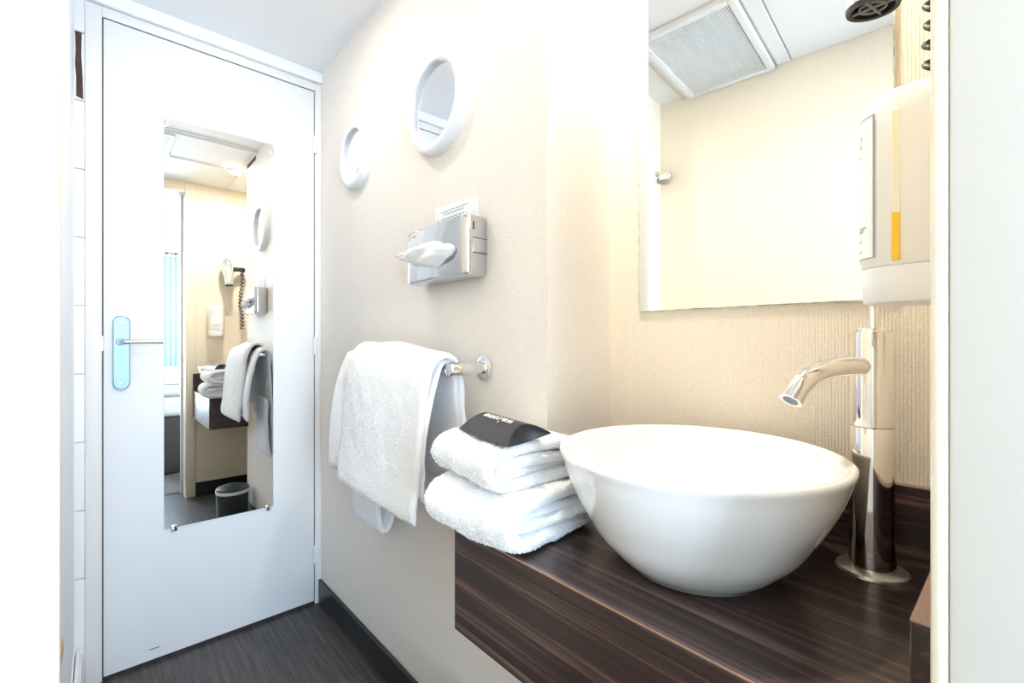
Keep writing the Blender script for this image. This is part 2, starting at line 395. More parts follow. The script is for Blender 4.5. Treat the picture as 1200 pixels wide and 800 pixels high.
bm_box(bm, (-1.7, VB - .12, 0), (WIN[0], VB, 2.45)); bm_box(bm, (WIN[1], VB - .12, 0), (2.5, VB, 2.45))
bm_box(bm, (WIN[0], VB - .12, 0), (WIN[1], VB, WIN[2])); bm_box(bm, (WIN[0], VB - .12, WIN[3]), (WIN[1], VB, 2.45))
struct(from_bm('wall_bedroom_window', bm, 'bedwall'), 'bedroom wall with a wide window')
w1 = empty('window_1', ((WIN[0] + WIN[1]) / 2, VB, WIN[2])); struct(w1, 'wide white framed bedroom window')
for a, b_ in (((WIN[0], WIN[2]), (WIN[0] + .05, WIN[3])), ((WIN[1] - .05, WIN[2]), (WIN[1], WIN[3])), ((WIN[0], WIN[2]), (WIN[1], WIN[2] + .05)), ((WIN[0], WIN[3] - .05), (WIN[1], WIN[3])), ((.33, WIN[2]), (.38, WIN[3]))):
    box('window_frame', (a[0], VB - .08, a[1]), (b_[0], VB - .04, b_[1]), 'paint', w1)
for k in range(2):   # gathered blue curtains
    c0, c1 = ((.50, .82), (-1.25, -.95))[k]
    vs = []; fs = []; N = 60
    for i in range(N + 1):
        t = i / N
        for z in (.12, 1.96): vs.append((c0 + (c1 - c0) * t, VB + .07 + .022 * math.sin(t * 2 * PI * 7), z))
    for i in range(N): fs.append((2 * i, 2 * i + 2, 2 * i + 3, 2 * i + 1))
    o = pydata('curtain', vs, fs, 'curtain', None, 60, False)
    sm = o.modifiers.new('thick', 'SOLIDIFY'); sm.thickness = .003
    tag(o, ['light blue gathered curtain reflected in the door mirror', 'light blue curtain on the far side of the bedroom window'][k], 'curtain')
cr = empty('curtain_rod', (.3, VB + .07, 1.99)); tag(cr, 'dark bronze curtain rod above the bedroom window', 'curtain rod')
tube('rod', [(-1.35, VB + .07, 1.985), (.86, VB + .07, 1.985)], .012, 'bronze', cr)
for u in (.545, .625): lathe('ring', [(.018, -.008), (.024, -.008), (.024, .008), (.018, .008)], 'bronze', cr, 20, axis_mx((u, VB + .07, 1.985), (1, 0, 0)), close=True)
for u in (-1.3, .84): box('bracket', (u - .008, VB + .0, 1.97), (u + .008, VB + .07, 1.995), 'bronze', cr)
bd = empty('bed', (.9, -1.4, 0)); tag(bd, 'bed with dark base and white bedding seen in the door mirror', 'bed')
box('bed_base', (.29, -2.2, 0), (2.2, -.72, .44), 'bedbase', bd, .02)
box('mattress', (.28, -2.21, .441), (2.21, -.71, .60), 'linen', bd, .04, 4)
box('duvet', (.26, -2.19, .602), (1.7, -.69, .68), 'linen', bd, .035, 4)
box('pillow', (.33, -1.4, .682), (.65, -.78, .80), 'linen', bd, .055, 4)
bl = empty('bedroom_fill_lamp', (.6, -1.3, 2.45)); tag(bl, 'added round white bedroom fill lamp, unseen', 'ceiling lamp')  # added fixture for extra light from the bedroom, not a known lamp
lathe('fill_lamp_shade', [(0, -.07), (.10, -.065), (.16, -.045), (.17, -.02), (.17, 0)], 'paint', bl, 32, Matrix.Translation((.6, -1.3, 2.449)))
L_ = bpy.data.lights.new('bedroom_fill_light', 'AREA'); L_.shape = 'DISK'; L_.size = .3; L_.energy = BED_FILL; L_.color = (1, .97, .94)
lo = bpy.data.objects.new('bedroom_fill_light', L_); C.objects.link(lo); lo.location = (.6, -1.3, 2.37)

# ------------------------------------------------------------------ recessed lamps
for k, (u, v, e, col) in enumerate(LAMPS):
    t = empty('ceiling_lamp', (u, v, ZC)); tag(t, ['round recessed ceiling lamp near the door', 'round recessed ceiling lamp above the basin'][k], 'ceiling lamp', 'recessed ceiling lamps')
    lathe('trim_ring', [(.034, -.012), (.047, -.010), (.049, -.008), (.049, .0), (.034, .0)], 'paint', t, 32, Matrix.Translation((u, v, ZC - .008 if k else ZC)), close=True)
    lathe('bulb', [(0, -.006), (.03, -.006), (.033, -.003), (.033, 0)], 'glow', t, 24, Matrix.Translation((u, v, ZC - .008 if k else ZC)))
    L_ = bpy.data.lights.new('lamp_light', 'AREA'); L_.shape = 'DISK'; L_.size = .06; L_.energy = e; L_.color = col
    lo = bpy.data.objects.new('lamp_light', L_); C.objects.link(lo); lo.location = (u, v, ZC - .024)

# ------------------------------------------------------------------ ventilation grille
g = empty('ceiling_vent', (.06, .69, ZC)); tag(g, 'white louvred ceiling vent reflected in the basin mirror', 'vent')
GU0, GU1, GV0, GV1 = -.205, .285, .53, .85
for lo, hi in (((GU0, GV0), (GU1, GV0 + .022)), ((GU0, GV1 - .022), (GU1, GV1)), ((GU0, GV0 + .022), (GU0 + .018, GV1 - .022)), ((GU1 - .02, GV0 + .022), (GU1, GV1 - .022))):
    box('frame', (*lo, ZC - .022), (*hi, ZC - .0005), 'ceil_panel', g, .002, 1)
box('recess', (GU0 + .018, GV0 + .022, ZC - .006), (GU1 - .02, GV1 - .022, ZC - .001), 'grilledark', g)
bm = bmesh.new(); y = GV0 + .026
while y < GV1 - .026:
    bm_box(bm, (GU0 + .018, y, ZC - .018), (GU1 - .02, y + .0036, ZC - .010)); y += .0062
sl = from_bm('louvre', bm, 'grille', g); sl['kind'] = 'stuff'

# ------------------------------------------------------------------ round mirrors
def round_mirror(v, z, R, depth, label):
    t = empty('round_mirror', (UB, v, z)); tag(t, label, 'mirror', 'round white framed mirrors')
    mx = axis_mx((UB, v, z), (-1, 0, 0)); ri = R * .80; d = depth
    lathe('frame', [(ri, 0), (ri, d - .004), (ri + .004, d), (R - .012, d), (R - .005, d - .002), (R - .001, d - .008), (R, d - .014), (R, 0)], 'ringframe', t, 72, mx, 50, True)
    lathe('mirror_face', [(0, d - .013), (ri + .001, d - .013)], 'mirror', t, 60, mx)
    return t
round_mirror(1.506, 1.646, .1060, .028, 'smaller round mirror in thick white frame, nearest the door')
round_mirror(1.003, 1.627, .1250, .030, 'larger round mirror in thick white frame above the tissue dispenser')

# ------------------------------------------------------------------ tissue dispenser, card
td = empty('tissue_dispenser', (UB, .945, 1.175)); tag(td, 'chrome wall tissue dispenser with a white tissue hanging out', 'dispenser')
bm = bmesh.new(); bm_box(bm, (.591, .814, 1.170), (.6525, 1.0755, 1.306))
es = [e for e in bm.edges if abs(e.verts[0].co.z - e.verts[1].co.z) > .1 and e.verts[0].co.x < .6]
bmesh.ops.bevel(bm, geom=es, offset=.020, segments=8, affect='EDGES', profile=.5)
es = [e for e in bm.edges if len(e.link_faces) == 2 and e.calc_face_angle() > .9]
bmesh.ops.bevel(bm, geom=es, offset=.009, segments=4, affect='EDGES', profile=.5)
cov = from_bm('cover', bm, 'chrome_box', td, 35)
for z in (1.2215, 1.2545): box('seam', (.612, .8132, z - .0006), (.6522, .8145, z + .0006), 'gap', cov)
box('key_slot', (.6125, .8132, 1.272), (.6165, .8146, 1.290), 'gap', cov, .0005, 1)
box('lock_tab', (.613, .8122, 1.2225), (.648, .8155, 1.2535), 'chrome_box', td, .001)
bm = bmesh.new()
N = 30; slot = []
for i in range(N):
    a = 2 * PI * i / N; slot.append((.965 + .055 * math.cos(a), 1.232 + .006 * math.sin(a)))
r0 = [bm.verts.new((.5905, a, b)) for a, b in slot]; bm.faces.new(r0)
from_bm('slot', bm, 'gap', td)
# tissue sheet
vs = []; fs = []; NU, NV = 36, 16
for i in range(NU + 1):
    s = i / NU; v = .846 + (1.085 - .846) * s
    env = math.sin(PI * min(1, max(0, s)) ** .9) ** .8 if 0 < s < 1 else 0
    for j in range(NV + 1):
        t = j / NV
        top = 1.232 + .026 * env * (1 - .25 * s) + .010 * s; bot = 1.228 - .040 * env * (1 - .35 * s) + .014 * s
        z = bot + (top - bot) * t
        out = .004 + .020 * env * math.sin(PI * t) ** .6 + .016 * s ** 2
        out += .004 * math.sin(t * 9 + s * 14) * env + .0045 * noise.noise((s * 9, t * 5, 1.3))
        vs.append((.590 - max(out, .001), v, z + .004 * noise.noise((s * 8, t * 3, 5.1))))
for i in range(NU):
    for j in range(NV):
        q = i * (NV + 1) + j; fs.append((q, q + 1, q + NV + 2, q + NV + 1))
o = pydata('tissue', vs, fs, 'tissue', td, 180, False); o['label'] = 'crumpled white paper tissue'
pass
cd = empty('notice_card', (UB, .937, 1.29)); tag(cd, 'small white printed card tucked behind the chrome tissue dispenser', 'card')
pydata('card_sheet', [(UB - .001, .849, 1.29), (UB - .001, 1.027, 1.29), (UB - .001, 1.027, 1.371), (UB - .001, .849, 1.364), (UB - .0022, .849, 1.29), (UB - .0022, 1.027, 1.29), (UB - .0022, 1.027, 1.371), (UB - .0022, .849, 1.364)],
       [(0, 1, 2, 3), (7, 6, 5, 4), (0, 4, 5, 1), (1, 5, 6, 2), (2, 6, 7, 3), (3, 7, 4, 0)], 'card', cd)
bm = bmesh.new(); rnd = random.Random(3)
for z, a, b_ in ((1.352, .885, .998), (1.345, .90, .985), (1.334, .900, .999), (1.327, .90, .996), (1.320, .91, .99)):
    v = a
    while v < b_:
        l = rnd.uniform(.006, .016); bm_box(bm, (UB - .0025, v, z - .0012), (UB - .0021, min(v + l, b_), z + .0012)); v += l + .003
from_bm('print_lines', bm, 'grey_print', cd)
box('print_mark', (UB - .0026, 1.008, 1.305), (UB - .0021, 1.018, 1.335), 'green_print', cd)

# ------------------------------------------------------------------ towel rail
RV, RZ = .8235, .965
tr = empty('towel_rail', (UB, 1.1, RZ)); tag(tr, 'chrome towel rail with round wall flange under the tissue dispenser', 'towel rail')
for v in (RV, 1.30):
    lathe('flange', [(0, .007), (.024, .007), (.028, .0045), (.0285, 0)], 'chrome', tr, 40, axis_mx((UB, v, RZ), (-1, 0, 0)))
    lathe('post', [(.0145, .006), (.0145, .055), (.0155, .056), (.0155, .096), (.0135, .099), (0, .099)], 'chrome', tr, 32, axis_mx((UB, v, RZ), (-1, 0, 0)))
tube('bar', [(.567, RV + .004, RZ), (.567, 1.30, RZ)], .0062, 'chrome', tr, 16)

# ------------------------------------------------------------------ towels
def resample(P, n):
    P = [Vector((*p, 0)) for p in P]
    # Catmull-Rom smooth
    Q = []
    for i in range(len(P) - 1):
        p0, p1, p2, p3 = P[max(i - 1, 0)], P[i], P[i + 1], P[min(i + 2, len(P) - 1)]
        for k in range(10):
            t = k / 10
            Q.append(.5 * ((2 * p1) + (p2 - p0) * t + (2 * p0 - 5 * p1 + 4 * p2 - p3) * t * t + (3 * p1 - p0 - 3 * p2 + p3) * t ** 3))
    Q.append(P[-1])
    L = [0]
    for a, b in zip(Q, Q[1:]): L.append(L[-1] + (b - a).length)
    out = []; k = 0
    for i in range(n):
        d = L[-1] * i / (n - 1)
        while k < len(L) - 2 and L[k + 1] < d: k += 1
        t = (d - L[k]) / max(1e-9, L[k + 1] - L[k]); out.append(Q[k].lerp(Q[k + 1], min(1, t)))
    return out
def ribbon(name, path_fn, v_fn, n, nv, th, parent, amp=.0025, seed=0, fscale=38, edge=1.0):
    """cloth ribbon with thickness: section path in (u,z), swept along v"""
    vs = []; fs = []; ring = 2 * n
    for j in range(nv + 1):
        t = j / nv
        e = min(t, 1 - t) * nv
        k = 1 if e >= 3 else (1 - (1 - e / 3) ** 2) ** .5 * .75 + .25
        P = resample(path_fn(t), n)
        Lf = []; Rt = []
        for i, p in enumerate(P):
            d = (P[min(i + 1, n - 1)] - P[max(i - 1, 0)]).normalized(); nn = Vector((-d.y, d.x, 0))
            ee = min(i, n - 1 - i); kk = 1 if ee >= 3 else (1 - (1 - ee / 3) ** 2) ** .5 * .7 + .3
            h = th / 2 * k * kk
            v = v_fn(t, i / (n - 1))
            for lst, s in ((Lf, 1), (Rt, -1)):
                q = p + nn * h * s
                c = Vector((q.x, v, q.y))
                f = noise.noise_vector(c * fscale + Vector((seed, 0, 0))) * amp + noise.noise_vector(c * fscale * .3 + Vector((seed + 9, 3, 0))) * amp * 1.6 + noise.noise_vector(c * 190 + Vector((seed, 5, 0))) * .0011
                lst.append(c + f)
        vs += Lf + Rt[::-1]
    for j in range(nv):
        for i in range(ring):
            a = j * ring + i; b = j * ring + (i + 1) % ring
            fs.append((a, b, b + ring, a + ring))
    for base in (0, nv * ring):
        for i in range(n - 1):
            fs.append((base + i, base + i + 1, base + ring - 2 - i, base + ring - 1 - i))
    return pydata(name, vs, fs, 'towel', parent, 180)
def pile(o, count, seed, length=.0018):
    """short terry loops standing on the cloth"""
    rnd = random.Random(seed); me = o.data; polys = me.polygons
    cum = []; s = 0
    for p in polys: s += p.area; cum.append(s)
    import bisect
    vs = []; fs = []
    for _ in range(count):
        p = polys[min(len(polys) - 1, bisect.bisect(cum, rnd.random() * s))]
        q = [me.vertices[i].co for i in p.vertices]
        a, b = rnd.random(), rnd.random()
        c = (q[0] * (1 - a) + q[1] * a) * (1 - b) + (q[-1] * (1 - a) + q[-2] * a) * b
        d = (p.normal + Vector((rnd.gauss(0, .5), rnd.gauss(0, .5), rnd.gauss(0, .5)))).normalized()
        t = d.orthogonal().normalized(); t.rotate(Matrix.Rotation(rnd.random() * 2 * PI, 3, d))
        l = length * rnd.uniform(.5, 1.1); w_ = .0007
        k = len(vs); vs += [c - t * w_, c + t * w_, c + d * l + t * w_ * .6, c + d * l * .95 - t * w_ * .6]
        fs.append((k, k + 1, k + 2, k + 3))
    r = pydata('terry_pile', vs, fs, 'pile', o, None, False); r['kind'] = 'stuff'
    return r
def sstep(a, b, x):
    t = max(0, min(1, (x - a) / (b - a))); return t * t * (3 - 2 * t)

# hanging bath towel
ht = empty('bath_towel', (.55, 1.1, .5)); tag(ht, 'white terry bath towel draped over the chrome rail', 'towel')
def out_path(t):
    wv = .004 * math.sin(t * 7 + .5)
    fb = .640 + .010 * t; tp_ = .992 + .024 * sstep(.0, .6, t)
    return [(.487 + wv, fb), (.487 + wv, fb + .03), (.495 + wv, .75), (.507 + wv, .88), (.522, tp_ - .045), (.543, tp_ - .010), (.567, tp_), (.590, tp_ - .014), (.604, .94), (.612, .84), (.618, .74), (.622, .66 - .02 * t)]
o = ribbon('outer_fold', out_path, lambda t, s: .832 + .425 * t + .018 * (1 - s) * (1 - t), 90, 70, .017, ht, .0024, 1, 22); pile(o, 22000, 1)
def in_path(t):
    # shorter at the near end, long tail near the door
    bz = .70 - .215 * sstep(.42, .80, t); k = sstep(.75, .9, t)
    return [(.507 - .006 * k, .69 - .03 * t), (.512 - .006 * k, .80), (.530 - .006 * k, .90), (.549, .966 + .01 * k), (.567, .979 + .016 * k), (.585, .966 + .01 * k), (.592, .90), (.597, .80), (.602, .72), (.606, bz)]
o = ribbon('inner_fold', in_path, lambda t, s: .845 + .52 * t, 60, 60, .011, ht, .0015, 4, 24); pile(o, 12000, 2)
def tail_path(t):
    return [(.553, .975), (.566, .988), (.585, .982), (.602, .945), (.613, .87), (.622, .75), (.626, .62), (.622, .53), (.606, .492), (.588, .503), (.580, .56), (.577, .66), (.576, .76)]
o = ribbon('hem_fold', tail_path, lambda t, s: 1.20 + .172 * t, 70, 30, .017, ht, .0025, 6, 24); pile(o, 7000, 3)

# stacked folded towels
def folded(name, label, z0, h, un, ub, vn, vf, seed, tilt=0):
    t_ = empty(name, ((un + ub) / 2, (vn + vf) / 2, z0)); tag(t_, label, 'towel', 'folded towels stacked beside the basin')
    th = h * .27
    def U(inset, lo, hi, back, k):
        def fn(t):
            n0 = un + inset + .006 * math.sin(3 * t + seed); zl = z0 + lo + .003 * math.sin(t * 5 + seed); zh = z0 + hi - .010 * t * 0 + .003 * math.sin(t * 4 + seed * 2)
            mid = (zl + zh) / 2; r = (zh - zl) / 2
            return [(back, zl), ((n0 + back) / 2, zl), (n0 + r * 1.2, zl + .001), (n0 + r * .35, zl + r * .35), (n0, mid), (n0 + r * .4, zh - r * .3), (n0 + r * 1.3, zh), ((n0 + back) / 2, zh + .002), (back, zh - .003)]
        return fn
    o = ribbon('outer_fold', U(0, th / 2, h - th / 2, ub, 0), lambda t, s: vn + (vf - vn) * t + .010 * math.sin(s * 6 + seed), 64, 56, th, t_, .0032, seed, 26); pile(o, 26000, seed)
    o = ribbon('inner_fold', U(th * 1.05, th * 1.5, h - th * 1.5, ub - .012, 1), lambda t, s: vn + .006 + (vf - vn - .012) * t + .008 * math.sin(s * 5 + seed + 2), 50, 40, th * .92, t_, .0028, seed + 3, 30); pile(o, 10000, seed + 1)
    return t_
folded('folded_towel', 'white folded towel at the bottom of the stack beside the basin', .7085, .081, .430, .645, .497, .700, 2)
folded('folded_towel', 'white folded towel on top of the stack, under the black pillow box', .7905, .073, .444, .640, .528, .712, 5)

# pillow box
pb = empty('pillow_box', (.47, .545, .885)); tag(pb, 'black pillow shaped gift box with white lettering on the towel stack', 'box')
Lg, Wd, Ht = .163, .084, .022
ax = Vector((-.022, -.150, -.002)).normalized(); cx = Vector((.90, .40, .13)); cx = (cx - ax * cx.dot(ax)).normalized(); cz = ax.cross(cx)
if cz.z < 0: cz = -cz
pc = Vector((.509, .594, .8735))
def pbx(a, b, sgn):
    # a along length -1..1, b across -1..1
    hgt = Ht * math.cos(b * PI / 2) ** .9 if abs(b) < 1 else 0
    return pc + ax * (a * Lg / 2) + cx * (b * Wd / 2) + cz * (sgn * hgt)
def pill_sheet(name, sgn):
    vs = []; fs = []; NA, NB = 14, 20
    for i in range(NA + 1):
        for j in range(NB + 1):
            b = j / NB * 2 - 1; a = (i / NA * 2 - 1) * (1 - .20 * (1 - b * b))
            vs.append(pbx(a, b, sgn))
    for i in range(NA):
        for j in range(NB):
            q = i * (NB + 1) + j; fs.append((q, q + 1, q + NB + 2, q + NB + 1))
    return vs, fs
va, fa = pill_sheet('t', 1); vb, fb = pill_sheet('b', -.35)
o = pydata('shell', va + vb, fa + [tuple(i + len(va) for i in f) for f in fb], 'black', pb, 50)
for sa in (-1, 1):     # concave closing flaps
    vs = []; fs = []; NB = 20; NK = 6
    for j in range(NB + 1):
        b = j / NB * 2 - 1
        for k in range(NK + 1):
            s = k / NK; sg = -.35 + 1.35 * s
            rim = 1 - .20 * (1 - b * b)
            vs.append(pbx(sa * (rim - .03 * math.sin(PI * s) * (1 - b * b) - .004), b, sg * .985))
    for j in range(NB):
        for k in range(NK):
            q = j * (NK + 1) + k; fs.append((q, q + 1, q + NK + 2, q + NK + 1))
    pydata('end_flap', vs, fs, 'black', pb, 50)
def on_pill(me, off=.0007):
    for v in me.vertices:
        a = v.co.x / (Lg / 2); b = v.co.y / (Wd / 2); p = pbx(a, b, 1); v.co = p + cz * off
o = text('lettering', 'welcome', .024, 'white_print', Matrix(), pb, .0004)
for v in o.data.vertices: v.co = Vector((v.co.x * -1 * -1, v.co.y, 0))
s_ = 1 if ax.cross(cx).z > 0 else -1
for v in o.data.vertices:
    x, y = v.co.x, v.co.y
    a = -x / (Lg / 2) - .05; b = (-.004 - y) / (Wd / 2)
    v.co = pbx(a, b, 1) + cz * .0008

# ------------------------------------------------------------------ vanity shelf
ZT, ZB, UF, VL, VR = .705, .530, .4575, .660, .0365
va_ = empty('vanity', (.65, .35, ZB)); tag(va_, 'dark wood wall mounted vanity shelf under the white basin', 'vanity')
prism('top_panel', [(UF + .0015, VL), (UB - .001, VL), (UB - .001, VJ - .001), (A1[0] - .001, VJ - .001), (A2[0] - .001, VR + .001), (UF + .0015, VR + .001)], ZT - .020, ZT, 'wood_top', va_)
box('front_panel', (UF, VR + .001, ZB), (UF + .018, VL, ZT - .0205), 'wood_front', va_)
box('front_lip', (UF, VR + .001, ZT - .0200), (UF + .0014, VL, ZT - .0016), 'wood_front', va_)
box('edge_strip', (UF - .0002, VR + .001, ZT - .0015), (UF + .0014, VL, ZT + .0002), 'edge', va_)
box('end_panel', (UF + .0185, VL - .018, ZB), (UB - .001, VL, ZT - .0205), 'wood_end', va_)
box('bottom_panel', (UF + .0185, VR + .002, ZB + .002), (.845, VJ - .002, ZB + .016), 'wood_top', va_)
for v in (.60, .15): box('bracket', (.60, v - .02, ZB - .014), (.66, v + .0, ZB + .002), 'paint', va_, .002)
prism('backsplash', [(alc(VJ - .002) - .0135, VJ - .002), (alc(VJ - .002) - .001, VJ - .002), (A2[0] - .001, VR + .001), (A2[0] - .0135, VR + .001)], ZT + .0005, .815, 'wood_front', va_)
prism('splash_top_sheen', [(alc(VJ - .002) - .0138, VJ - .002), (alc(VJ - .002) - .001, VJ - .002), (A2[0] - .001, VR + .001), (A2[0] - .0138, VR + .001)], .8152, .8166, 'cap', va_)  # thin paler sheet painting the reflection along the wood top
box('side_splash', (UF + .002, VR + .001, ZT + .0005), (A2[0] - .0145, .060, .812), 'wood_end', va_, .0006, 1)
box('splash_top_sheen', (UF + .002, VR + .001, .8122), (A2[0] - .0145, .0603, .8135), 'cap', va_)

# ------------------------------------------------------------------ basin
BC = (.6435, .3246); RZT = .870; RR = .1935
bs = empty('basin', (*BC, ZT)); tag(bs, 'round white ceramic vessel basin standing on the dark vanity', 'basin')
Hh = RZT - ZT
prof = []
outer = [(.080, 0), (.093, 0), (.0958, .0012), (.0962, .0032), (.0985, .0052), (.106, .0105), (.120, .0235), (.1395, .0455), (.1555, .072), (.170, .098), (.182, .126), (.1885, .147), (.1925, .157), (.1935, .161), (.1918, .1645), (.187, .1655), (.1825, .164)]
inner = [(.179, .158), (.170, .132), (.156, .102), (.136, .070), (.108, .042), (.072, .026), (.03, .020), (.0, .019)]
prof = outer + inner
# smooth the profile
pp = resample(prof, 90)
lathe('bowl', [(max(0, p.x), p.y) for p in pp], 'ceramic', bs, 96, Matrix.Translation((*BC, ZT + .0003)), 180)
lathe('drain', [(0, .0045), (.018, .0045), (.024, .002), (.0245, -.002)], 'chrome', bs, 32, Matrix.Translation((*BC, ZT + .0195)))

# ------------------------------------------------------------------ tap
FX, FY = .806, .1457
tp = empty('tap', (FX, FY, ZT)); tag(tp, 'tall chrome basin mixer tap with curved spout behind the basin', 'tap')
T0 = Matrix.Translation((FX, FY, ZT))
lathe('base_plate', [(0, .0075), (.034, .007), (.041, .0045), (.0425, .0015), (.0425, .0003)], 'base_plate', tp, 56, T0)
lathe('lower_column', [(.0272, .006), (.0265, .03), (.0258, .08), (.0255, .14), (.0258, .200), (.0248, .2015)], 'chrome_warm', tp, 56, T0)
lathe('upper_column', [(.0245, .2018), (.0260, .2032), (.0260, .328), (.0250, .3325), (.0225, .334), (0, .334)], 'chrome_warm', tp, 56, T0)
lathe('cap', [(.0185, .334), (.0185, .337), (.017, .339), (0, .339)], 'chrome_warm', tp, 40, T0)
d = Vector((.667 - FX, .204 - FY, 0)); Ls = d.length; d.normalize()
P = [Vector((FX, FY, ZT + q.y)) + d * q.x for q in resample([(.012, .285), (.032, .2862), (.062, .2853), (.094, .2812), (.120, .2725), (.138, .2605), (.147, .2505)], 20)]
sp_ = tube('spout', P, .0132, 'chrome_warm', tp, 24)
e0 = P[-2]; e1 = P[-1]; dd = (e1 - e0).normalized()
tube('aerator', [e1 - dd * .001, e1 + dd * .009], .0137, 'chrome_warm', sp_, 24)
tube('aerator_mesh', [e1 + dd * .0088, e1 + dd * .0093], .0095, 'satin', sp_, 20)
tube('lever', [(FX + .003, FY - .002, ZT + .337), (FX + .010, FY + .000, ZT + .375), (FX + .016, FY - .002, ZT + .415)], .0066, 'chrome_warm', tp, 16)
r_ = Vector((.7455, -.6665, 0))
lathe('set_screw', [(0, .001), (.003, .001), (.0035, 0)], 'gap', tp, 12, axis_mx(Vector((FX, FY, ZT + .212)) + (r_ * .8 + Vector((-.666, -.745, 0)) * .6) * .0245, (r_ * .8 + Vector((-.666, -.745, 0)) * .6)))

# ------------------------------------------------------------------ big mirror
bmr = empty('basin_mirror', (.86, .34, 1.09)); tag(bmr, 'large frameless rectangular mirror on the wall behind the basin', 'mirror')
tn = Vector((A2[0] - A1[0], A2[1] - A1[1], 0)).normalized(); nn = Vector((tn.y, -tn.x, 0))
if nn.x > 0: nn = -nn
def mp(v, z, off):
    return Vector((alc(v), v, z)) + nn * off
Z0, Z1, V0, V1 = 1.0875, 1.95, .132, .552
vs = [mp(V1, Z0, .001), mp(V0, Z0, .001), mp(V0, Z1, .001), mp(V1, Z1, .001), mp(V1, Z0, .005), mp(V0, Z0, .005), mp(V0, Z1, .005), mp(V1, Z1, .005)]
pydata('glass_edge', vs, [(0, 1, 2, 3), (4, 5, 6, 7), (0, 1, 5, 4), (1, 2, 6, 5), (2, 3, 7, 6), (3, 0, 4, 7)], 'mirror_edge_warm', bmr)
pydata('mirror_face', [mp(V1 - .0015, Z0 + .0018, .0052), mp(V0 + .0015, Z0 + .0018, .0052), mp(V0 + .0015, Z1, .0052), mp(V1 - .0015, Z1, .0052)], [(0, 1, 2, 3)], 'mirror', bmr)
# robe hook on the shower wall, seen in the mirror
hk = empty('robe_hook', (-.19, VS, 1.735)); tag(hk, 'small chrome robe hook reflected in the basin mirror', 'hook')
lathe('flange', [(0, .006), (.026, .006), (.029, .003), (.029, 0)], 'chrome', hk, 32, axis_mx((-.178, VS, 1.745), (0, -1, 0)))
lathe('peg', [(.013, .004), (.013, .04), (.017, .042), (.017, .060), (.015, .062), (0, .062)], 'chrome', hk, 28, axis_mx((-.178, VS, 1.745), (0, -1, 0)))

# ------------------------------------------------------------------ soap dispenser
sd = empty('soap_dispenser', (.585, VE, 1.064)); tag(sd, 'white wall soap dispenser with yellow level window above the tap', 'soap dispenser')
def disp_section(z, s):
    """rounded plan section, flat at the wall, bulging to the front"""
    P = []; uc = .587; hw = .046 * s; dp = .062 * (s * .5 + .5)
    for i in range(25):
        a = PI * i / 24
        x = math.cos(a); y = math.sin(a)
        P.append((uc + hw * math.copysign(abs(x) ** .62, x), VE + .001 + .016 + (dp - .001) * abs(y) ** .55 * .98, z))
    P = [(uc + hw, VE + .001, z)] + P + [(uc - hw, VE + .001, z)]
    return P
def loft(name, secs, m, parent):
    n = len(secs[0]); vs = [p for s in secs for p in s]; fs = []
    for k in range(len(secs) - 1):
        for i in range(n):
            j = (i + 1) % n; fs.append((k * n + i, k * n + j, (k + 1) * n + j, (k + 1) * n + i))
    fs.append(tuple(range(n))[::-1]); fs.append(tuple(range((len(secs) - 1) * n, len(secs) * n)))
    return pydata(name, vs, fs, m, parent, 40)
btl = loft('bottle', [disp_section(z, s) for z, s in ((1.0955, .97), (1.0975, 1), (1.222, 1), (1.240, .985), (1.251, .94), (1.258, .86), (1.262, .72), (1.264, .5))], 'disp', sd)
loft('base_cup', [disp_section(z, s) for z, s in ((1.062, .93), (1.064, .955), (1.093, .975), (1.0952, .965))], 'disp_base', sd)
us = .587 - .046
box('level_window', (us - .0004, VE + .0415, 1.1425), (us + .003, VE + .0475, 1.236), 'window_strip', btl, .0003, 1)
box('soap_level', (us - .0007, VE + .0415, 1.099), (us + .003, VE + .0475, 1.1425), 'soap', btl, .0003, 1)
# printed label frame wrapped on the curved front
S = disp_section(0, 1.004)[1:-1]
def wrap(s):
    """s 0..1 along the front curve from the -u side"""
    S2 = S[::-1]; L = [0]
    for a, b in zip(S2, S2[1:]): L.append(L[-1] + math.dist(a, b))
    d = s * L[-1]
    for k in range(len(L) - 1):
        if L[k + 1] >= d:
            t = (d - L[k]) / (L[k + 1] - L[k]); return tuple(S2[k][i] + (S2[k + 1][i] - S2[k][i]) * t for i in range(2))
    return S2[-1][:2]
def wrapped(name, s0, s1, z0, z1, m, off=.0004, n=24, parent=None):
    vs = []; fs = []
    for i in range(n + 1):
        p = wrap(s0 + (s1 - s0) * i / n); c = Vector((p[0] - .587, p[1] - VE - .03)).normalized() * off
        vs += [(p[0] + c.x, p[1] + c.y, z0), (p[0] + c.x, p[1] + c.y, z1)]
    for i in range(n): fs.append((2 * i, 2 * i + 2, 2 * i + 3, 2 * i + 1))
    return pydata(name, vs, fs, m, parent or sd)
sa, sb = .24, .74
lab = wrapped('label_sheet', sa, sb, 1.104, 1.240, 'card')
for a in ((sa, sb, 1.104, 1.1052), (sa, sb, 1.2388, 1.24), (sa, sa + .010, 1.104, 1.24), (sb - .010, sb, 1.104, 1.24)): wrapped('label_border', *a, 'grey_print', .0008, 24, lab)
tx = text('lettering', 'SN', .018, 'grey_print', Matrix(), lab)
for v in tx.data.vertices:
    p = wrap(.36 + v.co.x * 3.4); c = Vector((p[0] - .587, p[1] - VE - .03)).normalized() * .001
    v.co = (p[0] + c.x, p[1] + c.y, 1.218 + v.co.y)
for z, a, b_ in ((1.203, .33, .45), (1.206, .50, .60), (1.134, .29, .66), (1.131, .31, .60), (1.122, .33, .56), (1.112, .33, .54)): wrapped('print_line', a, b_, z, z + .0014, 'grey_print', .0009, 24, lab)

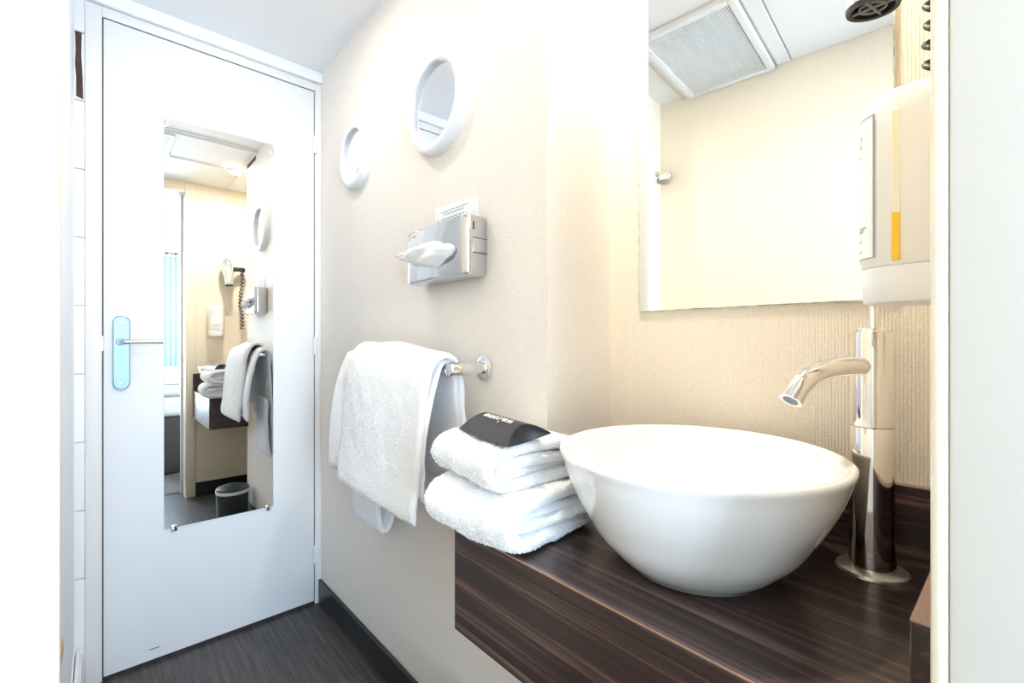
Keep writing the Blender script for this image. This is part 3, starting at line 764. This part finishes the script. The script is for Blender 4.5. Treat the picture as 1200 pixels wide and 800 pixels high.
# ------------------------------------------------------------------ hair dryer
hd = empty('hair_dryer', (.65, .12, 1.40)); tag(hd, 'silver and black hair dryer in its wall holder above the soap dispenser', 'hair dryer')
ez = Vector((.655, .118, 1.402))                 # outlet centre
ad = Vector((.08, .10, -1)).normalized()        # blowing direction
MXD = axis_mx(ez, -ad)
brl = lathe('barrel', [(.0235, .001), (.0255, .004), (.0262, .05), (.030, .075), (.036, .10), (.037, .135), (.034, .16), (.022, .178), (0, .182)], 'chrome', hd, 48, MXD)
lathe('outlet_rim', [(.0205, 0), (.0245, -.001), (.0255, .002), (.0255, .010), (.0205, .010)], 'blackplastic', brl, 48, MXD, 40, True)
lathe('outlet_back', [(0, .012), (.0208, .012)], 'blackplastic', brl, 32, MXD)
bm = bmesh.new()
for k in range(2):
    m2 = MXD @ Matrix.Rotation(k * PI / 2 + .5, 4, 'Z')
    b0 = bmesh.new(); bm_box(b0, (-.0212, -.0007, .0005), (.0212, .0007, .003)); b0.transform(m2)
    me = bpy.data.meshes.new('x'); b0.to_mesh(me); b0.free(); bm.from_mesh(me); bpy.data.meshes.remove(me)
from_bm('outlet_cross', bm, 'grey_print', brl)
lathe('outlet_ring', [(.0120, .0008), (.0133, .0008), (.0133, .003), (.0120, .003)], 'grey_print', brl, 32, MXD, 40, True)
hp = ez - ad * .115
tube('handle', [hp + Vector((.03, -.004, .0)), hp + Vector((.06, -.012, .003)), hp + Vector((.105, -.022, .004))], lambda t: .016 - .002 * t, 'blackplastic', hd, 20)
# wall holder
wh = empty('dryer_holder', (.66, VE, 1.46)); tag(wh, 'white wall holder carrying the hair dryer', 'holder')
box('wall_plate', (.70, VE + .0005, 1.46), (.77, VE + .012, 1.60), 'disp_base', wh, .004)
tube('holder_arm', [(.745, VE + .010, 1.52), (.745, VE + .030, 1.52)], .009, 'blackplastic', wh, 14)
# coiled cord
P = []
cu_, cv_ = .735, .075
for i in range(420):
    t = i / 419; z = 1.53 - .42 * t; a = t * 2 * PI * 17
    R = .0075 + .005 * (noise.noise((t * 9, 0, 3))) + .004 * t
    P.append((cu_ + .006 * math.sin(t * 9) + R * math.cos(a), cv_ + .003 * math.cos(t * 7) + R * math.sin(a), z + .005 * math.sin(a * 1.0 + 1)))
P = [(.712, .085, 1.515), (.722, .085, 1.53), (.73, .08, 1.535)] + P
tag(tube('coiled_cord', P, .0031, 'blackplastic', None, 8), 'black coiled cord hanging beside the soap dispenser', 'cord')

# ------------------------------------------------------------------ waste bin
wbn = empty('waste_bin', (.56, .745, 0)); tag(wbn, 'dark grey pedal bin with white liner reflected in the door mirror', 'bin')
B0 = Matrix.Translation((.556, .745, 0))
lathe('body', [(0, .002), (.070, .002), (.073, .006), (.080, .198), (.078, .199), (.071, .01), (0, .01)], 'bin', wbn, 40, B0)
lathe('liner', [(.0805, .185), (.083, .198), (.081, .202), (.074, .202), (.074, .19), (.0795, .197)], 'liner', wbn, 40, B0)
lathe('lid', [(.081, .203), (.082, .207), (.078, .214), (.055, .222), (0, .226)], 'bin', wbn, 40, B0)
box('pedal', (.462, .725, .006), (.49, .765, .014), 'blackplastic', wbn, .003)
